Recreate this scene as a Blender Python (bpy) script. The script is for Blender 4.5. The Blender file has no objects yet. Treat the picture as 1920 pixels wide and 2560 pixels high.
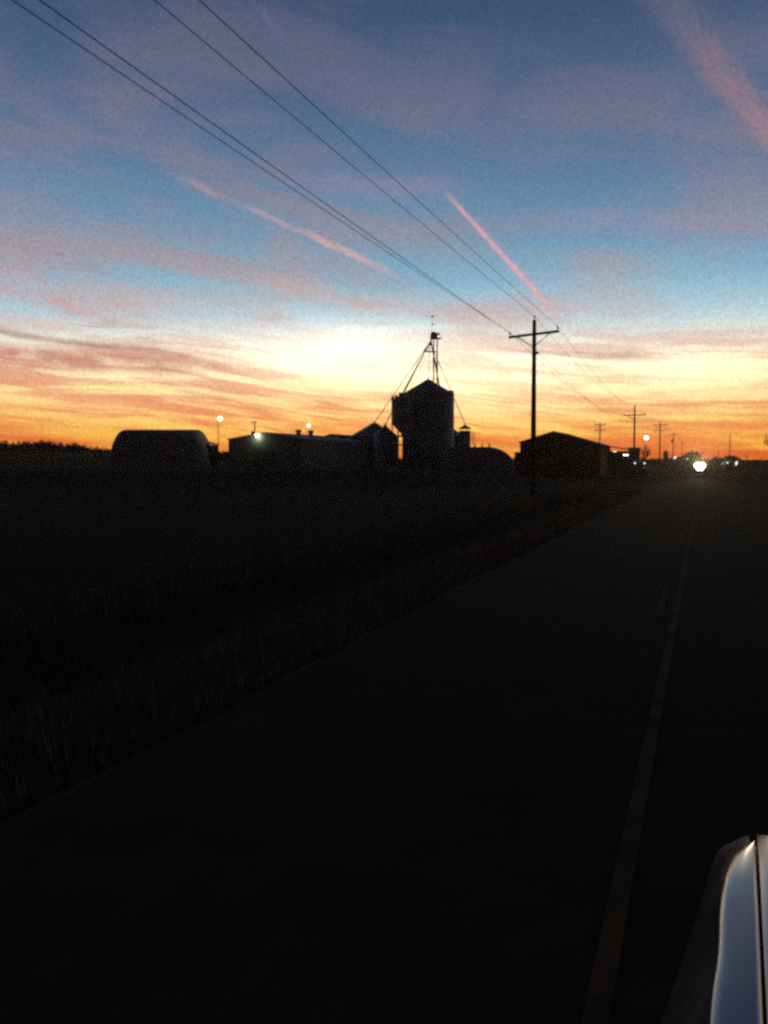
import bpy, bmesh, math, random
from mathutils import Vector, Matrix
R = math.radians
random.seed(7)
scene = bpy.context.scene
COL = scene.collection

# ------------------------------------------------------------------ camera
W0, H0, F = 1920.0, 2560.0, 2400.0
CAM = Vector((0, 0, 2.2))
HEAD = R(18.5)                       # heading, turned left of the road (+Y)
PITCH = math.atan(130.0 / F)         # looking slightly down
cam = bpy.data.cameras.new('camera'); camo = bpy.data.objects.new('camera', cam); COL.objects.link(camo)
camo.location = CAM; camo.rotation_euler = (R(90) - PITCH, 0, HEAD)
cam.sensor_fit = 'VERTICAL'; cam.sensor_height = 36.0; cam.lens = 36.0 * F / H0
cam.clip_start = 0.05; cam.clip_end = 12000
scene.camera = camo
M3 = camo.rotation_euler.to_matrix()
FWD = Vector((-math.sin(HEAD), math.cos(HEAD), 0))

def ray(px, py):
    return M3 @ Vector(((px - W0/2)/F, -(py - H0/2)/F, -1.0))
def P(px, py, D):                    # the point at forward distance D
    d = ray(px, py); return CAM + d * (D / d.dot(FWD))
def G(px, D, z=0.0):                 # ground spot under that column
    p = P(px, 1150, D); return Vector((p.x, p.y, z))
def HZ(py, D):                       # height of a point seen at row py at distance D
    return P(960, py, D).z
def PY(px, py, Y):                   # on a plane across the road
    d = ray(px, py); return CAM + d * ((Y - CAM.y) / d.y)
def PZ(px, py, z):
    d = ray(px, py); return CAM + d * ((z - CAM.z) / d.z)

# ------------------------------------------------------------------ node helper
class NT:
    def __init__(s, tree): s.t = tree; s.n = tree.nodes; s.l = tree.links
    def node(s, typ, **kw):
        n = s.n.new(typ)
        for k, v in kw.items(): setattr(n, k, v)
        return n
    def put(s, sock, v):
        if isinstance(v, bpy.types.NodeSocket): s.l.new(v, sock)
        elif v is not None: sock.default_value = v
    def m(s, op, a, b=None, c=None, clamp=False):
        n = s.n.new('ShaderNodeMath'); n.operation = op; n.use_clamp = clamp
        s.put(n.inputs[0], a); s.put(n.inputs[1], b); s.put(n.inputs[2], c)
        return n.outputs[0]
    def vm(s, op, a, b=None):
        n = s.n.new('ShaderNodeVectorMath'); n.operation = op
        s.put(n.inputs[0], a); s.put(n.inputs[1], b)
        return n.outputs['Value'] if op in ('DOT_PRODUCT', 'LENGTH') else n.outputs[0]
    def xyz(s, x, y, z=0.0):
        n = s.n.new('ShaderNodeCombineXYZ')
        s.put(n.inputs[0], x); s.put(n.inputs[1], y); s.put(n.inputs[2], z); return n.outputs[0]
    def rng(s, v, a, b, c=0.0, d=1.0, smooth=True):
        n = s.n.new('ShaderNodeMapRange'); n.interpolation_type = 'SMOOTHSTEP' if smooth else 'LINEAR'
        s.put(n.inputs['Value'], v)
        for k, x in (('From Min', a), ('From Max', b), ('To Min', c), ('To Max', d)): s.put(n.inputs[k], x)
        return n.outputs['Result']
    def ramp(s, v, stops, interp='LINEAR'):
        n = s.n.new('ShaderNodeValToRGB'); n.color_ramp.interpolation = interp
        e = n.color_ramp.elements
        while len(e) < len(stops): e.new(0.5)
        for el, (p, c) in zip(e, stops):
            el.position = p; el.color = (*c[:3], 1.0)
        s.put(n.inputs[0], v); return n.outputs[0]
    def mix(s, f, a, b, blend='MIX'):
        n = s.n.new('ShaderNodeMix'); n.data_type = 'RGBA'; n.blend_type = blend
        s.put(n.inputs[0], f); s.put(n.inputs[6], a); s.put(n.inputs[7], b); return n.outputs[2]
    def noise(s, vec, scale=1.0, detail=4.0, rough=0.55, dist=0.0):
        n = s.n.new('ShaderNodeTexNoise'); n.noise_dimensions = '3D'
        s.put(n.inputs['Vector'], vec); n.inputs['Scale'].default_value = scale
        n.inputs['Detail'].default_value = detail; n.inputs['Roughness'].default_value = rough
        n.inputs['Distortion'].default_value = dist
        return n.outputs['Fac']

def lin(c):
    return tuple((x/255/12.92 if x/255 <= 0.04045 else ((x/255+0.055)/1.055)**2.4) for x in c)
def rgba(c): return (*lin(c), 1.0)

# ------------------------------------------------------------------ world: dusk sky with streaks of cloud and contrails
world = bpy.data.worlds.new('World'); scene.world = world; world.use_nodes = True
w = NT(world.node_tree); w.n.clear()
tc = w.node('ShaderNodeTexCoord')
DIR = w.vm('NORMALIZE', tc.outputs['Generated'])
sep = w.node('ShaderNodeSeparateXYZ'); w.l.new(DIR, sep.inputs[0])
fx = w.vm('DOT_PRODUCT', DIR, tuple(FWD))
rx = w.vm('DOT_PRODUCT', DIR, (math.cos(HEAD), math.sin(HEAD), 0))
DEG = 180/math.pi
AZ = w.m('MULTIPLY', w.m('ARCTAN2', rx, fx), DEG)          # degrees right of the farm
EL = w.m('MULTIPLY', w.m('ARCSINE', sep.outputs[2]), DEG)
def px_az(px): return math.degrees(math.atan((px - 960)/F))
# slow warps so nothing runs ruler straight
AZp = w.m('ADD', w.noise(w.xyz(w.m('MULTIPLY', AZ, 0.07), w.m('MULTIPLY', EL, 0.16), 3.1), 1.0, 3.0), -0.5)
tilt = w.ramp(w.rng(AZ, -30, 30, smooth=False), [(0.0, (0.72,)*3), (0.25, (0.60,)*3), (0.5, (0.32,)*3), (0.75, (0.10,)*3), (1.0, (0.03,)*3)], 'EASE')
ELw = w.m('ADD', EL, w.m('MULTIPLY', AZp, 3.2))
ELt = w.m('ADD', EL, w.m('MULTIPLY', w.m('SUBTRACT', 0.5, tilt), 6.5))   # streak rows tip down to the right on the left side

def E(stops, top=90.0):
    return [(e/top, lin(c)) for e, c in stops]
ELn = w.m('DIVIDE', w.m('MAXIMUM', w.m('ADD', EL, w.m('MULTIPLY', AZp, 1.2)), 0.0), 45.0)
clear = w.ramp(ELn, E([(0, (236, 128, 36)), (0.8, (250, 176, 60)), (1.7, (252, 196, 84)), (2.9, (252, 209, 124)), (4.1, (253, 227, 162)), (5.4, (253, 238, 194)),
    (6.8, (232, 230, 216)), (8.2, (178, 206, 216)), (10.2, (132, 177, 200)), (12.6, (108, 150, 179)), (16.5, (91, 121, 153)),
    (20.5, (75, 100, 131)), (24.5, (57, 81, 111)), (32, (48, 66, 95)), (45, (30, 41, 66))], 45.0))
# bright glow where the sun went down
def gauss(cx, cy, sx, sy):
    a = w.m('DIVIDE', w.m('SUBTRACT', AZ, cx), sx); b = w.m('DIVIDE', w.m('SUBTRACT', EL, cy), sy)
    q = w.m('ADD', w.m('MULTIPLY', a, a), w.m('MULTIPLY', b, b))
    return w.m('EXPONENT', w.m('MULTIPLY', q, -1.0))
g1 = gauss(px_az(840), 6.3, 6.5, 1.5)
g2 = gauss(px_az(1200), 4.6, 7.0, 1.9)
g3 = gauss(px_az(1000), 4.8, 16.0, 3.4)
g4 = gauss(px_az(1780), 4.9, 6.5, 1.1)
glow = w.m('ADD', w.m('MULTIPLY', g1, 0.60), w.m('ADD', w.m('MULTIPLY', g2, 0.32), w.m('ADD', w.m('MULTIPLY', g3, 0.16), w.m('MULTIPLY', g4, 0.24))))
sky = w.mix(1.0, clear, w.mix(glow, (0, 0, 0, 1), (1.0, 0.86, 0.60, 1)), 'ADD')
# cloud colours by elevation: fiery low, dusty rose in the middle, mauve above
ccol = w.ramp(ELn, E([(0, (208, 76, 22)), (1.2, (234, 116, 58)), (2.6, (236, 138, 88)), (4.2, (236, 162, 124)), (6.0, (228, 176, 156)), (8.0, (210, 178, 172)),
    (11, (164, 153, 160)), (15, (134, 129, 148)), (20, (108, 109, 134)), (25, (86, 92, 118)), (45, (44, 48, 80))], 45.0))
ccol2 = w.ramp(ELn, E([(0, (190, 66, 16)), (1.5, (218, 110, 52)), (3.2, (208, 120, 82)), (5.0, (188, 124, 104)), (7.0, (178, 134, 126)), (9.5, (160, 140, 146)),
    (14, (116, 112, 138)), (45, (40, 46, 80))], 45.0))
# low streaks
n1 = w.noise(w.xyz(w.m('MULTIPLY', AZ, 0.085), w.m('MULTIPLY', ELt, 0.95), 0.0), 1.0, 5.0, 0.58, 0.35)
n2 = w.noise(w.xyz(w.m('MULTIPLY', AZ, 0.16), w.m('MULTIPLY', ELt, 2.3), 5.0), 1.0, 4.0, 0.6, 0.5)
n3 = w.noise(w.xyz(w.m('MULTIPLY', AZ, 0.045), w.m('MULTIPLY', ELt, 0.34), 9.0), 1.0, 3.0, 0.5, 0.2)
n5 = w.noise(w.xyz(w.m('MULTIPLY', AZ, 0.26), w.m('MULTIPLY', ELt, 4.2), 14.0), 1.0, 3.0, 0.6, 0.4)
low = w.rng(w.m('ADD', w.m('MULTIPLY', n1, 0.56), w.m('ADD', w.m('MULTIPLY', n2, 0.33), w.m('MULTIPLY', n5, 0.11))), 0.435, 0.56)
lowamt = w.m('MULTIPLY', w.rng(EL, 9.5, 5.5), w.rng(n3, 0.24, 0.48))
leftness = w.rng(AZ, 2.0, -16.0)
lowamt = w.m('MULTIPLY', lowamt, w.m('ADD', 0.84, w.m('MULTIPLY', leftness, 0.14)))
# the glow burns the clouds out in front of it
burn = w.m('SUBTRACT', 1.0, w.m('MULTIPLY', g1, 0.80), clamp=True)
burn2 = w.m('SUBTRACT', 1.0, w.m('MULTIPLY', w.m('ADD', g2, g4), 0.50), clamp=True)
lowm = w.m('MULTIPLY', w.m('MULTIPLY', low, lowamt), w.m('MULTIPLY', burn, burn2))
sky = w.mix(lowm, sky, ccol)
# darker undersides of the rows
dk = w.rng(w.noise(w.xyz(w.m('MULTIPLY', AZ, 0.11), w.m('MULTIPLY', w.m('ADD', ELt, 0.25), 1.55), 21.0), 1.0, 5.0, 0.6, 0.6), 0.55, 0.70)
dkm = w.m('MULTIPLY', w.m('MULTIPLY', dk, w.m('MULTIPLY', w.rng(EL, 10.0, 6.0), w.m('ADD', 0.50, w.m('MULTIPLY', leftness, 0.42)))), w.m('MULTIPLY', burn, burn2))
sky = w.mix(dkm, sky, ccol2)
# mid and high mauve veils
n4 = w.noise(w.xyz(w.m('MULTIPLY', AZ, 0.075), w.m('MULTIPLY', w.m('ADD', EL, w.m('MULTIPLY', AZ, 0.10)), 0.26), 31.0), 1.0, 4.5, 0.55, 0.5)
hi = w.m('MULTIPLY', w.m('MULTIPLY', w.rng(n4, 0.40, 0.65), w.m('ADD', 0.70, w.m('MULTIPLY', leftness, 0.22))), w.rng(EL, 6.3, 8.8))
sky = w.mix(hi, sky, ccol)

def band(d1, d2, half, soft0, soft1, amp, wob_scale, col, strength, seed, grow=None):
    """a streak of contrail between two sky directions"""
    global sky
    a = Vector(d1).normalized(); b = Vector(d2).normalized()
    n = a.cross(b).normalized(); t = n.cross(a).normalized()
    L = math.degrees(a.angle(b))
    along = w.m('MULTIPLY', w.m('ARCTAN2', w.vm('DOT_PRODUCT', DIR, tuple(t)), w.vm('DOT_PRODUCT', DIR, tuple(a))), DEG)
    off = w.m('MULTIPLY', w.m('ARCSINE', w.vm('DOT_PRODUCT', DIR, tuple(n))), DEG)
    wob = w.m('MULTIPLY', w.m('SUBTRACT', w.noise(w.xyz(along, seed, 0.0), wob_scale, 2.0), 0.5), amp)
    dist = w.m('ABSOLUTE', w.m('ADD', off, wob))
    frac = w.m('DIVIDE', along, L, clamp=True)
    hw = w.m('ADD', half, w.m('MULTIPLY', frac, (grow if grow is not None else 0.0)))
    core = w.m('SUBTRACT', 1.0, w.m('DIVIDE', dist, hw), clamp=True)
    core = w.rng(core, 0.0, 0.9)
    ends = w.m('MULTIPLY', w.rng(along, 0.0, soft0), w.rng(along, L, L - soft1))
    brk = w.rng(w.noise(w.xyz(along, w.m('MULTIPLY', off, 3.0), seed+7.0), wob_scale*1.7, 4.0, 0.6), 0.30, 0.60, 0.35, 1.0)
    mk = w.m('MULTIPLY', w.m('MULTIPLY', core, ends), w.m('MULTIPLY', brk, strength))
    sky = w.mix(mk, sky, rgba(col))
# straight pink contrail above the power pole
band(ray(1105, 470), ray(1425, 825), 0.15, 1.6, 3.6, 0.10, 0.5, (246, 168, 164), 0.90, 2.0, 0.10)
band(ray(1105, 470), ray(1430, 830), 0.35, 1.0, 4.0, 0.2, 0.5, (196, 164, 176), 0.22, 4.0, 0.25)
# broken wavy one left of centre
band(ray(400, 415), ray(640, 540), 0.30, 1.5, 2.2, 0.5, 0.45, (172, 150, 162), 0.45, 12.0, 0.1)
band(ray(590, 505), ray(860, 625), 0.20, 1.6, 1.6, 0.6, 0.45, (208, 160, 164), 0.60, 15.0, 0.12)
band(ray(760, 580), ray(1015, 700), 0.27, 1.6, 2.6, 0.5, 0.5, (220, 170, 166), 0.65, 18.0, 0.1)
# broad rose cloud in the upper right corner
band(ray(1560, -140), ray(2040, 470), 1.5, 3.0, 3.0, 1.4, 0.25, (130, 116, 136), 0.34, 40.0, 0.9)
band(ray(1660, 30), ray(2010, 420), 0.9, 6.0, 1.0, 1.1, 0.35, (184, 128, 128), 0.42, 44.0, 0.5)
# faint old trail top left of centre and long grey-rose wisps on the left
band(ray(610, -20), ray(730, 120), 0.25, 2.0, 2.5, 0.2, 0.5, (126, 118, 150), 0.45, 50.0)
band(ray(560, 455), ray(1230, 480), 1.1, 8.0, 5.0, 1.2, 0.2, (160, 138, 158), 0.36, 51.0)
band(ray(1280, 540), ray(2000, 585), 1.1, 4.0, 2.0, 0.9, 0.2, (150, 140, 166), 0.50, 52.0)
band(ray(-60, 580), ray(360, 700), 0.50, 1.0, 3.0, 0.6, 0.3, (160, 146, 158), 0.50, 53.0)
band(ray(-80, 700), ray(420, 800), 1.30, 0.5, 6.0, 1.2, 0.25, (196, 158, 154), 0.60, 56.0)
band(ray(60, 730), ray(330, 810), 0.45, 2.5, 3.0, 0.9, 0.3, (206, 146, 138), 0.45, 58.0)
band(ray(-60, 820), ray(560, 905), 0.30, 0.5, 5.0, 0.6, 0.4, (150, 126, 116), 0.60, 61.0)
band(ray(-80, 885), ray(700, 920), 1.05, 0.5, 8.0, 0.8, 0.3, (196, 128, 112), 0.85, 63.0)
band(ray(600, 700), ray(1080, 790), 1.0, 3.0, 4.0, 1.0, 0.3, (206, 176, 170), 0.45, 64.0)
band(ray(130, 955), ray(520, 985), 0.42, 2.5, 4.0, 0.4, 0.4, (255, 246, 160), 0.95, 66.0)
# camera-like grain painted into the colour of the whole sky
fine = w.noise(DIR, 420.0, 1.0, 0.5)
sky = w.mix(1.0, sky, w.ramp(fine, [(0.25, (0.84, 0.85, 0.86)), (0.75, (1.16, 1.15, 1.14))]), 'MULTIPLY')
# the rest of the dome: dark and blue behind the viewer
back = w.rng(fx, -0.25, 0.90, 0.11, 1.0)
sky = w.mix(1.0, sky, w.xyz(back, back, w.m('ADD', w.m('MULTIPLY', back, 0.97), 0.03)), 'MULTIPLY')
bg = w.node('ShaderNodeBackground'); w.l.new(sky, bg.inputs['Color']); bg.inputs['Strength'].default_value = 1.03
# last of the atmosphere's own blue from the physical sky
nis = w.node('ShaderNodeTexSky'); nis.sky_type = 'NISHITA'; nis.sun_disc = False
SUN_EL, SUN_AZ = R(1.0), HEAD + R(3.0)
nis.sun_elevation = SUN_EL; nis.sun_rotation = -SUN_AZ; nis.altitude = 200
bg2 = w.node('ShaderNodeBackground'); w.l.new(nis.outputs[0], bg2.inputs['Color']); bg2.inputs['Strength'].default_value = 0.002
addS = w.node('ShaderNodeAddShader'); w.l.new(bg.outputs[0], addS.inputs[0]); w.l.new(bg2.outputs[0], addS.inputs[1])
wo = w.node('ShaderNodeOutputWorld'); w.l.new(addS.outputs[0], wo.inputs['Surface'])

sl = bpy.data.lights.new('sun', 'SUN'); sl.energy = 0.02; sl.angle = R(0.5); sl.color = (1.0, 0.62, 0.35)
so = bpy.data.objects.new('sun', sl); COL.objects.link(so)
sd = Vector((-math.sin(SUN_AZ)*math.cos(SUN_EL), math.cos(SUN_AZ)*math.cos(SUN_EL), math.sin(SUN_EL)))
so.rotation_euler = (-sd).to_track_quat('-Z', 'Y').to_euler(); so.location = (0, 0, 60)

# ------------------------------------------------------------------ materials
def mat(name, col, rough=0.8, metal=0.0, var=0.25, scale=4.0, bump=0.0, coat=0.0, spec=0.3, col2=None, stretch=(1, 1, 1)):
    m = bpy.data.materials.new(name); m.use_nodes = True
    t = NT(m.node_tree); b = t.n['Principled BSDF']
    tcn = t.node('ShaderNodeTexCoord'); v = t.vm('MULTIPLY', tcn.outputs['Object'], stretch)
    f = t.noise(v, scale, 5.0, 0.6)
    c2 = col2 or tuple(x*(1-var) for x in col)
    c1 = tuple(min(1, x*(1+var)) for x in col) if not col2 else col
    t.l.new(t.ramp(f, [(0.3, c2), (0.7, c1)]), b.inputs['Base Color'])
    t.l.new(t.rng(f, 0.3, 0.7, max(0, rough-0.08), min(1, rough+0.08)), b.inputs['Roughness'])
    b.inputs['Metallic'].default_value = metal; b.inputs['Coat Weight'].default_value = coat
    b.inputs['Specular IOR Level'].default_value = spec
    if bump:
        bn = t.node('ShaderNodeBump'); bn.inputs['Strength'].default_value = bump
        t.l.new(f, bn.inputs['Height']); t.l.new(bn.outputs[0], b.inputs['Normal'])
    return m
def emit(name, col, s):
    m = bpy.data.materials.new(name); m.use_nodes = True
    t = NT(m.node_tree); b = t.n['Principled BSDF']
    b.inputs['Base Color'].default_value = (0.8, 0.8, 0.8, 1)
    b.inputs['Emission Color'].default_value = (*col, 1); b.inputs['Emission Strength'].default_value = s
    return m
def ribbed(name, col, freq, axis, rough=0.5, metal=0.6, depth=0.4):
    m = mat(name, col, rough, metal, 0.2, 0.8)
    t = NT(m.node_tree); b = t.n['Principled BSDF']
    tcn = t.node('ShaderNodeTexCoord'); s = t.node('ShaderNodeSeparateXYZ'); t.l.new(tcn.outputs['Object'], s.inputs[0])
    h = t.m('SINE', t.m('MULTIPLY', s.outputs[axis], freq))
    bn = t.node('ShaderNodeBump'); bn.inputs['Strength'].default_value = depth; bn.inputs['Distance'].default_value = 0.03
    t.l.new(h, bn.inputs['Height']); t.l.new(bn.outputs[0], b.inputs['Normal'])
    return m
M = dict(
    soil=mat('stubble soil', (0.046, 0.034, 0.023), 1.0, 0, 0.5, 0.6, 0.6, spec=0.005),
    asphalt=mat('asphalt', (0.056, 0.045, 0.032), 0.97, 0, 0.35, 1.2, 0.25, spec=0.010),
    yellow=mat('worn yellow paint', (0.22, 0.135, 0.06), 0.95, 0, 0, 2.2, spec=0.01, col2=(0.06, 0.047, 0.032)),
    grass=mat('dry verge grass', (0.26, 0.19, 0.105), 0.9, 0, 0.4, 2.0, spec=0.1),
    bark=mat('bare twigs', (0.050, 0.040, 0.032), 0.9, 0, 0.3, 3.0, spec=0.1),
    wood=mat('weathered pole wood', (0.090, 0.066, 0.046), 0.85, 0, 0.35, 3.0, stretch=(1, 1, 0.1), spec=0.2),
    galv=ribbed('corrugated galvanised steel', (0.26, 0.25, 0.25), 60, 2, 0.6, 0.4),
    galvx=ribbed('ribbed steel siding', (0.15, 0.14, 0.14), 20, 0, 0.8, 0.0),
    roof=ribbed('ribbed steel roof', (0.22, 0.22, 0.23), 20, 1, 0.7, 0.3),
    steel=mat('dull steel', (0.20, 0.20, 0.21), 0.5, 0.7, 0.3, 3.0),
    dark=mat('dark painted wood', (0.10, 0.075, 0.06), 0.85, 0, 0.3, 1.5),
    barnred=mat('barn siding', (0.16, 0.06, 0.045), 0.85, 0, 0.3, 1.5, stretch=(4, 4, 0.3)),
    wire=mat('aluminium wire', (0.06, 0.06, 0.065), 0.6, 0.5, 0.2, 2.0),
    porcelain=mat('brown porcelain', (0.10, 0.06, 0.04), 0.3, 0, 0.2, 5.0),
    rubber=mat('tyre rubber', (0.02, 0.02, 0.02), 0.9, 0, 0.3, 8.0),
    glassd=mat('dark glass', (0.02, 0.022, 0.025), 0.08, 0.0, 0.1, 1.0, spec=0.6),
    concrete=mat('concrete', (0.25, 0.24, 0.22), 0.9, 0, 0.2, 3.0),
    cream=mat('pale fabric cover', (0.17, 0.155, 0.155), 0.85, 0, 0.15, 1.0),
    paintd=mat('dark car paint', (0.05, 0.05, 0.06), 0.25, 0.5, 0.1, 1.0, coat=1.0),
    silver=mat('pale metallic car paint', (0.32, 0.335, 0.345), 0.2, 0.82, 0.02, 1.0),
    trim=mat('black plastic trim', (0.015, 0.015, 0.016), 0.6, 0, 0.2, 20.0),
    lamp_w=emit('sodium lamp glass', (1.0, 0.86, 0.56), 18.0),
    lamp_g=emit('mercury lamp glass', (0.86, 1.0, 0.80), 14.0),
    lamp_c=emit('cool tube', (0.85, 0.92, 1.0), 6.0),
    head=emit('headlamp glass', (1.0, 0.85, 0.55), 12.0),
    dim=emit('small lamp glass', (1.0, 0.91, 0.80), 1.2),
)

# ------------------------------------------------------------------ mesh helper
class MB:
    def __init__(s): s.v = []; s.f = []
    def add(s, vs, fs):
        o = len(s.v); s.v += [tuple(x) for x in vs]; s.f += [tuple(i+o for i in f) for f in fs]; return s
    def box(s, c, d, rz=0.0):
        x, y, z = (q/2 for q in d); m = Matrix.Rotation(rz, 3, 'Z'); c = Vector(c)
        vs = [c + m @ Vector((a*x, b*y, e*z)) for e in (-1, 1) for a, b in ((-1, -1), (1, -1), (1, 1), (-1, 1))]
        return s.add(vs, [(3, 2, 1, 0), (4, 5, 6, 7), (0, 1, 5, 4), (1, 2, 6, 5), (2, 3, 7, 6), (3, 0, 4, 7)])
    def tube(s, pts, r, n=6, cap=True):
        pts = [Vector(p) for p in pts]; rs = r if isinstance(r, (list, tuple)) else [r]*len(pts)
        vs = []; up = None
        for i, p in enumerate(pts):
            d = (pts[min(i+1, len(pts)-1)] - pts[max(i-1, 0)]).normalized()
            if up is None: up = Vector((0, 0, 1)) if abs(d.z) < 0.9 else Vector((1, 0, 0))
            a = d.cross(up).normalized(); b = d.cross(a).normalized(); up = -b if False else up
            vs += [p + (a*math.cos(2*math.pi*k/n) + b*math.sin(2*math.pi*k/n))*rs[i] for k in range(n)]
        fs = [(i*n+k, i*n+(k+1) % n, (i+1)*n+(k+1) % n, (i+1)*n+k) for i in range(len(pts)-1) for k in range(n)]
        if cap: fs += [tuple(range(n))[::-1], tuple(range((len(pts)-1)*n, len(pts)*n))]
        return s.add(vs, fs)
    def lathe(s, prof, n=32, c=(0, 0, 0), cap=True):
        c = Vector(c); vs = []
        for r, z in prof: vs += [c + Vector((r*math.cos(2*math.pi*k/n), r*math.sin(2*math.pi*k/n), z)) for k in range(n)]
        fs = [(i*n+k, i*n+(k+1) % n, (i+1)*n+(k+1) % n, (i+1)*n+k) for i in range(len(prof)-1) for k in range(n)]
        if cap: fs += [tuple(range(n))[::-1], tuple(range((len(prof)-1)*n, len(prof)*n))]
        return s.add(vs, fs)
    def prism(s, poly, vec):
        vec = Vector(vec); n = len(poly); vs = [Vector(p) for p in poly] + [Vector(p) + vec for p in poly]
        return s.add(vs, [tuple(range(n))[::-1], tuple(range(n, 2*n))] + [(k, (k+1) % n, n+(k+1) % n, n+k) for k in range(n)])
    def grid(s, rows):
        n = len(rows[0]); vs = [p for r in rows for p in r]
        return s.add(vs, [(i*n+k, i*n+k+1, (i+1)*n+k+1, (i+1)*n+k) for i in range(len(rows)-1) for k in range(n-1)])
    def build(s, name, m, parent=None, smooth=False, label=None, recalc=True):
        me = bpy.data.meshes.new(name); me.from_pydata(s.v, [], s.f)
        if recalc:
            bm = bmesh.new(); bm.from_mesh(me); bmesh.ops.recalc_face_normals(bm, faces=bm.faces); bm.to_mesh(me); bm.free()
        me.materials.append(m)
        if smooth:
            for p in me.polygons: p.use_smooth = True
        o = bpy.data.objects.new(name, me); COL.objects.link(o)
        if parent: o.parent = parent
        if label: o['label'] = label
        return o

def tag(o, label=None, cat=None, group=None, kind=None):
    if label: o['label'] = label
    if cat: o['category'] = cat
    if group: o['group'] = group
    if kind: o['kind'] = kind
    return o
def thing(name, label, cat, loc=(0, 0, 0), rz=0.0, group=None):
    o = bpy.data.objects.new(name, None); COL.objects.link(o)
    o.location = loc; o.rotation_euler = (0, 0, rz); o.empty_display_size = 0.3
    return tag(o, label, cat, group)
def dup(root, loc=None, rz=None, label=None, group=None, scale=None):
    def rec(o, par):
        c = o.copy(); COL.objects.link(c); c.parent = par
        for ch in list(o.children): rec(ch, c)
        return c
    r = rec(root, None)
    if loc is not None: r.location = loc
    if rz is not None: r.rotation_euler = (0, 0, rz)
    if label: r['label'] = label
    if group: r['group'] = group
    if scale: r.scale = (scale,)*3 if not isinstance(scale, tuple) else scale
    return r
def sst(x, a, b):
    t = max(0, min(1, (x-a)/(b-a))); return t*t*(3-2*t)

# ------------------------------------------------------------------ the ground and the road
def ground_z(x, y):
    fwd = Vector((x, y, 0)).dot(FWD); side = Vector((x, y, 0)).dot(Vector((math.cos(HEAD), math.sin(HEAD), 0)))
    px = 960 + F*side/max(fwd, 1.0)
    rise = 5.2*sst(fwd, 215, 330)*sst(-px, -820, -150)
    ditch = 0.0
    if x < -4.6: ditch = -0.35*math.exp(-((x+6.9)/1.1)**2)
    if x > 4.6: ditch = -0.35*math.exp(-((x-6.6)/1.1)**2)
    swell = 1.5*math.exp(-((fwd-96)/19.0)**2)*sst(-x, 12.5, 30)      # low swell of the field before the farmyard
    return rise + ditch + swell
mb = MB()
xs = [-4000, -2000, -1000, -600] + [-450 + 15*i for i in range(27)] + [-40, -30, -22, -16, -12, -10, -9, -8.2, -7.6, -6.9, -6.2, -5.6, -5, -4.6, -4.0, 0, 3.2, 4.6, 5, 5.6, 6.6, 7.6, 8.6, 12, 20, 40, 80, 160, 300, 600, 1200, 2500, 4000]
ys = [-400, -100, -40, -20, -10, -5, 0, 4, 8, 12, 18, 25, 35, 50, 60, 70, 78, 86, 94, 102, 110, 120, 130, 140, 150, 165, 180, 200, 220, 240, 260, 280, 300, 320, 340, 380, 450, 600, 900, 1500, 2500, 4500]
mb.grid([[Vector((x, y, ground_z(x, y) - 0.012)) for x in xs] for y in ys])
tag(mb.build('ground', M['soil'], smooth=True), kind='structure')
ROAD_L, ROAD_R = -3.9, 3.1
mb = MB()
ry = [-60, -20, -5] + [i for i in range(0, 80)] + [80 + 20*i for i in range(40)]
mb.grid([[Vector((x, y, 0.03 + 0.02*(1 - abs(x+0.4)/3.5))) for x in (ROAD_L, -2.2, -0.4, 1.4, ROAD_R)] + [Vector((ROAD_R+0.12, y, -0.03))] for y in ry])
rj = random.Random(21)
mb.grid([[Vector((ROAD_L-0.10-0.22*rj.random(), y, -0.03)), Vector((ROAD_L, y, 0.03))] for y in ry])
road = tag(mb.build('road', M['asphalt'], smooth=True), kind='structure')
mb = MB(); mb.grid([[Vector((x, y, 0.0555)) for x in (-0.415, -0.315)] for y in ry]); mb.build('solid_line', M['yellow'], road)
for k in range(1, 24):
    y0 = 13.6 + 12.2*k - 12.2
    mb = MB(); mb.grid([[Vector((x, y0 + 0.5*i, 0.0555)) for x in (-0.645, -0.53)] for i in range(7)]); mb.build('dash', M['yellow'], road)

# grass on the verge
rg = random.Random(3)
mb = MB()
for k in range(15000):
    y = -6 + 78*rg.random()**1.5; x = -4.1 - rg.random()**1.4*6.0
    h = rg.uniform(0.06, 0.22)*(1 + 0.6*rg.random()); a = rg.uniform(0, 6.28); b = rg.uniform(-0.5, 0.5)*h
    wd = 0.006 + 0.004*rg.random() + y*0.00025
    z = ground_z(x, y) - 0.03
    dx, dy = math.cos(a)*wd, math.sin(a)*wd
    mb.add([(x-dx, y-dy, z), (x+dx, y+dy, z), (x+math.cos(a+1.3)*b, y+math.sin(a+1.3)*b, z+h)], [(0, 1, 2)])
tag(mb.build('grass', M['grass'], recalc=False), 'dry grass along the left verge of the road', 'grass', kind='stuff')

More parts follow.
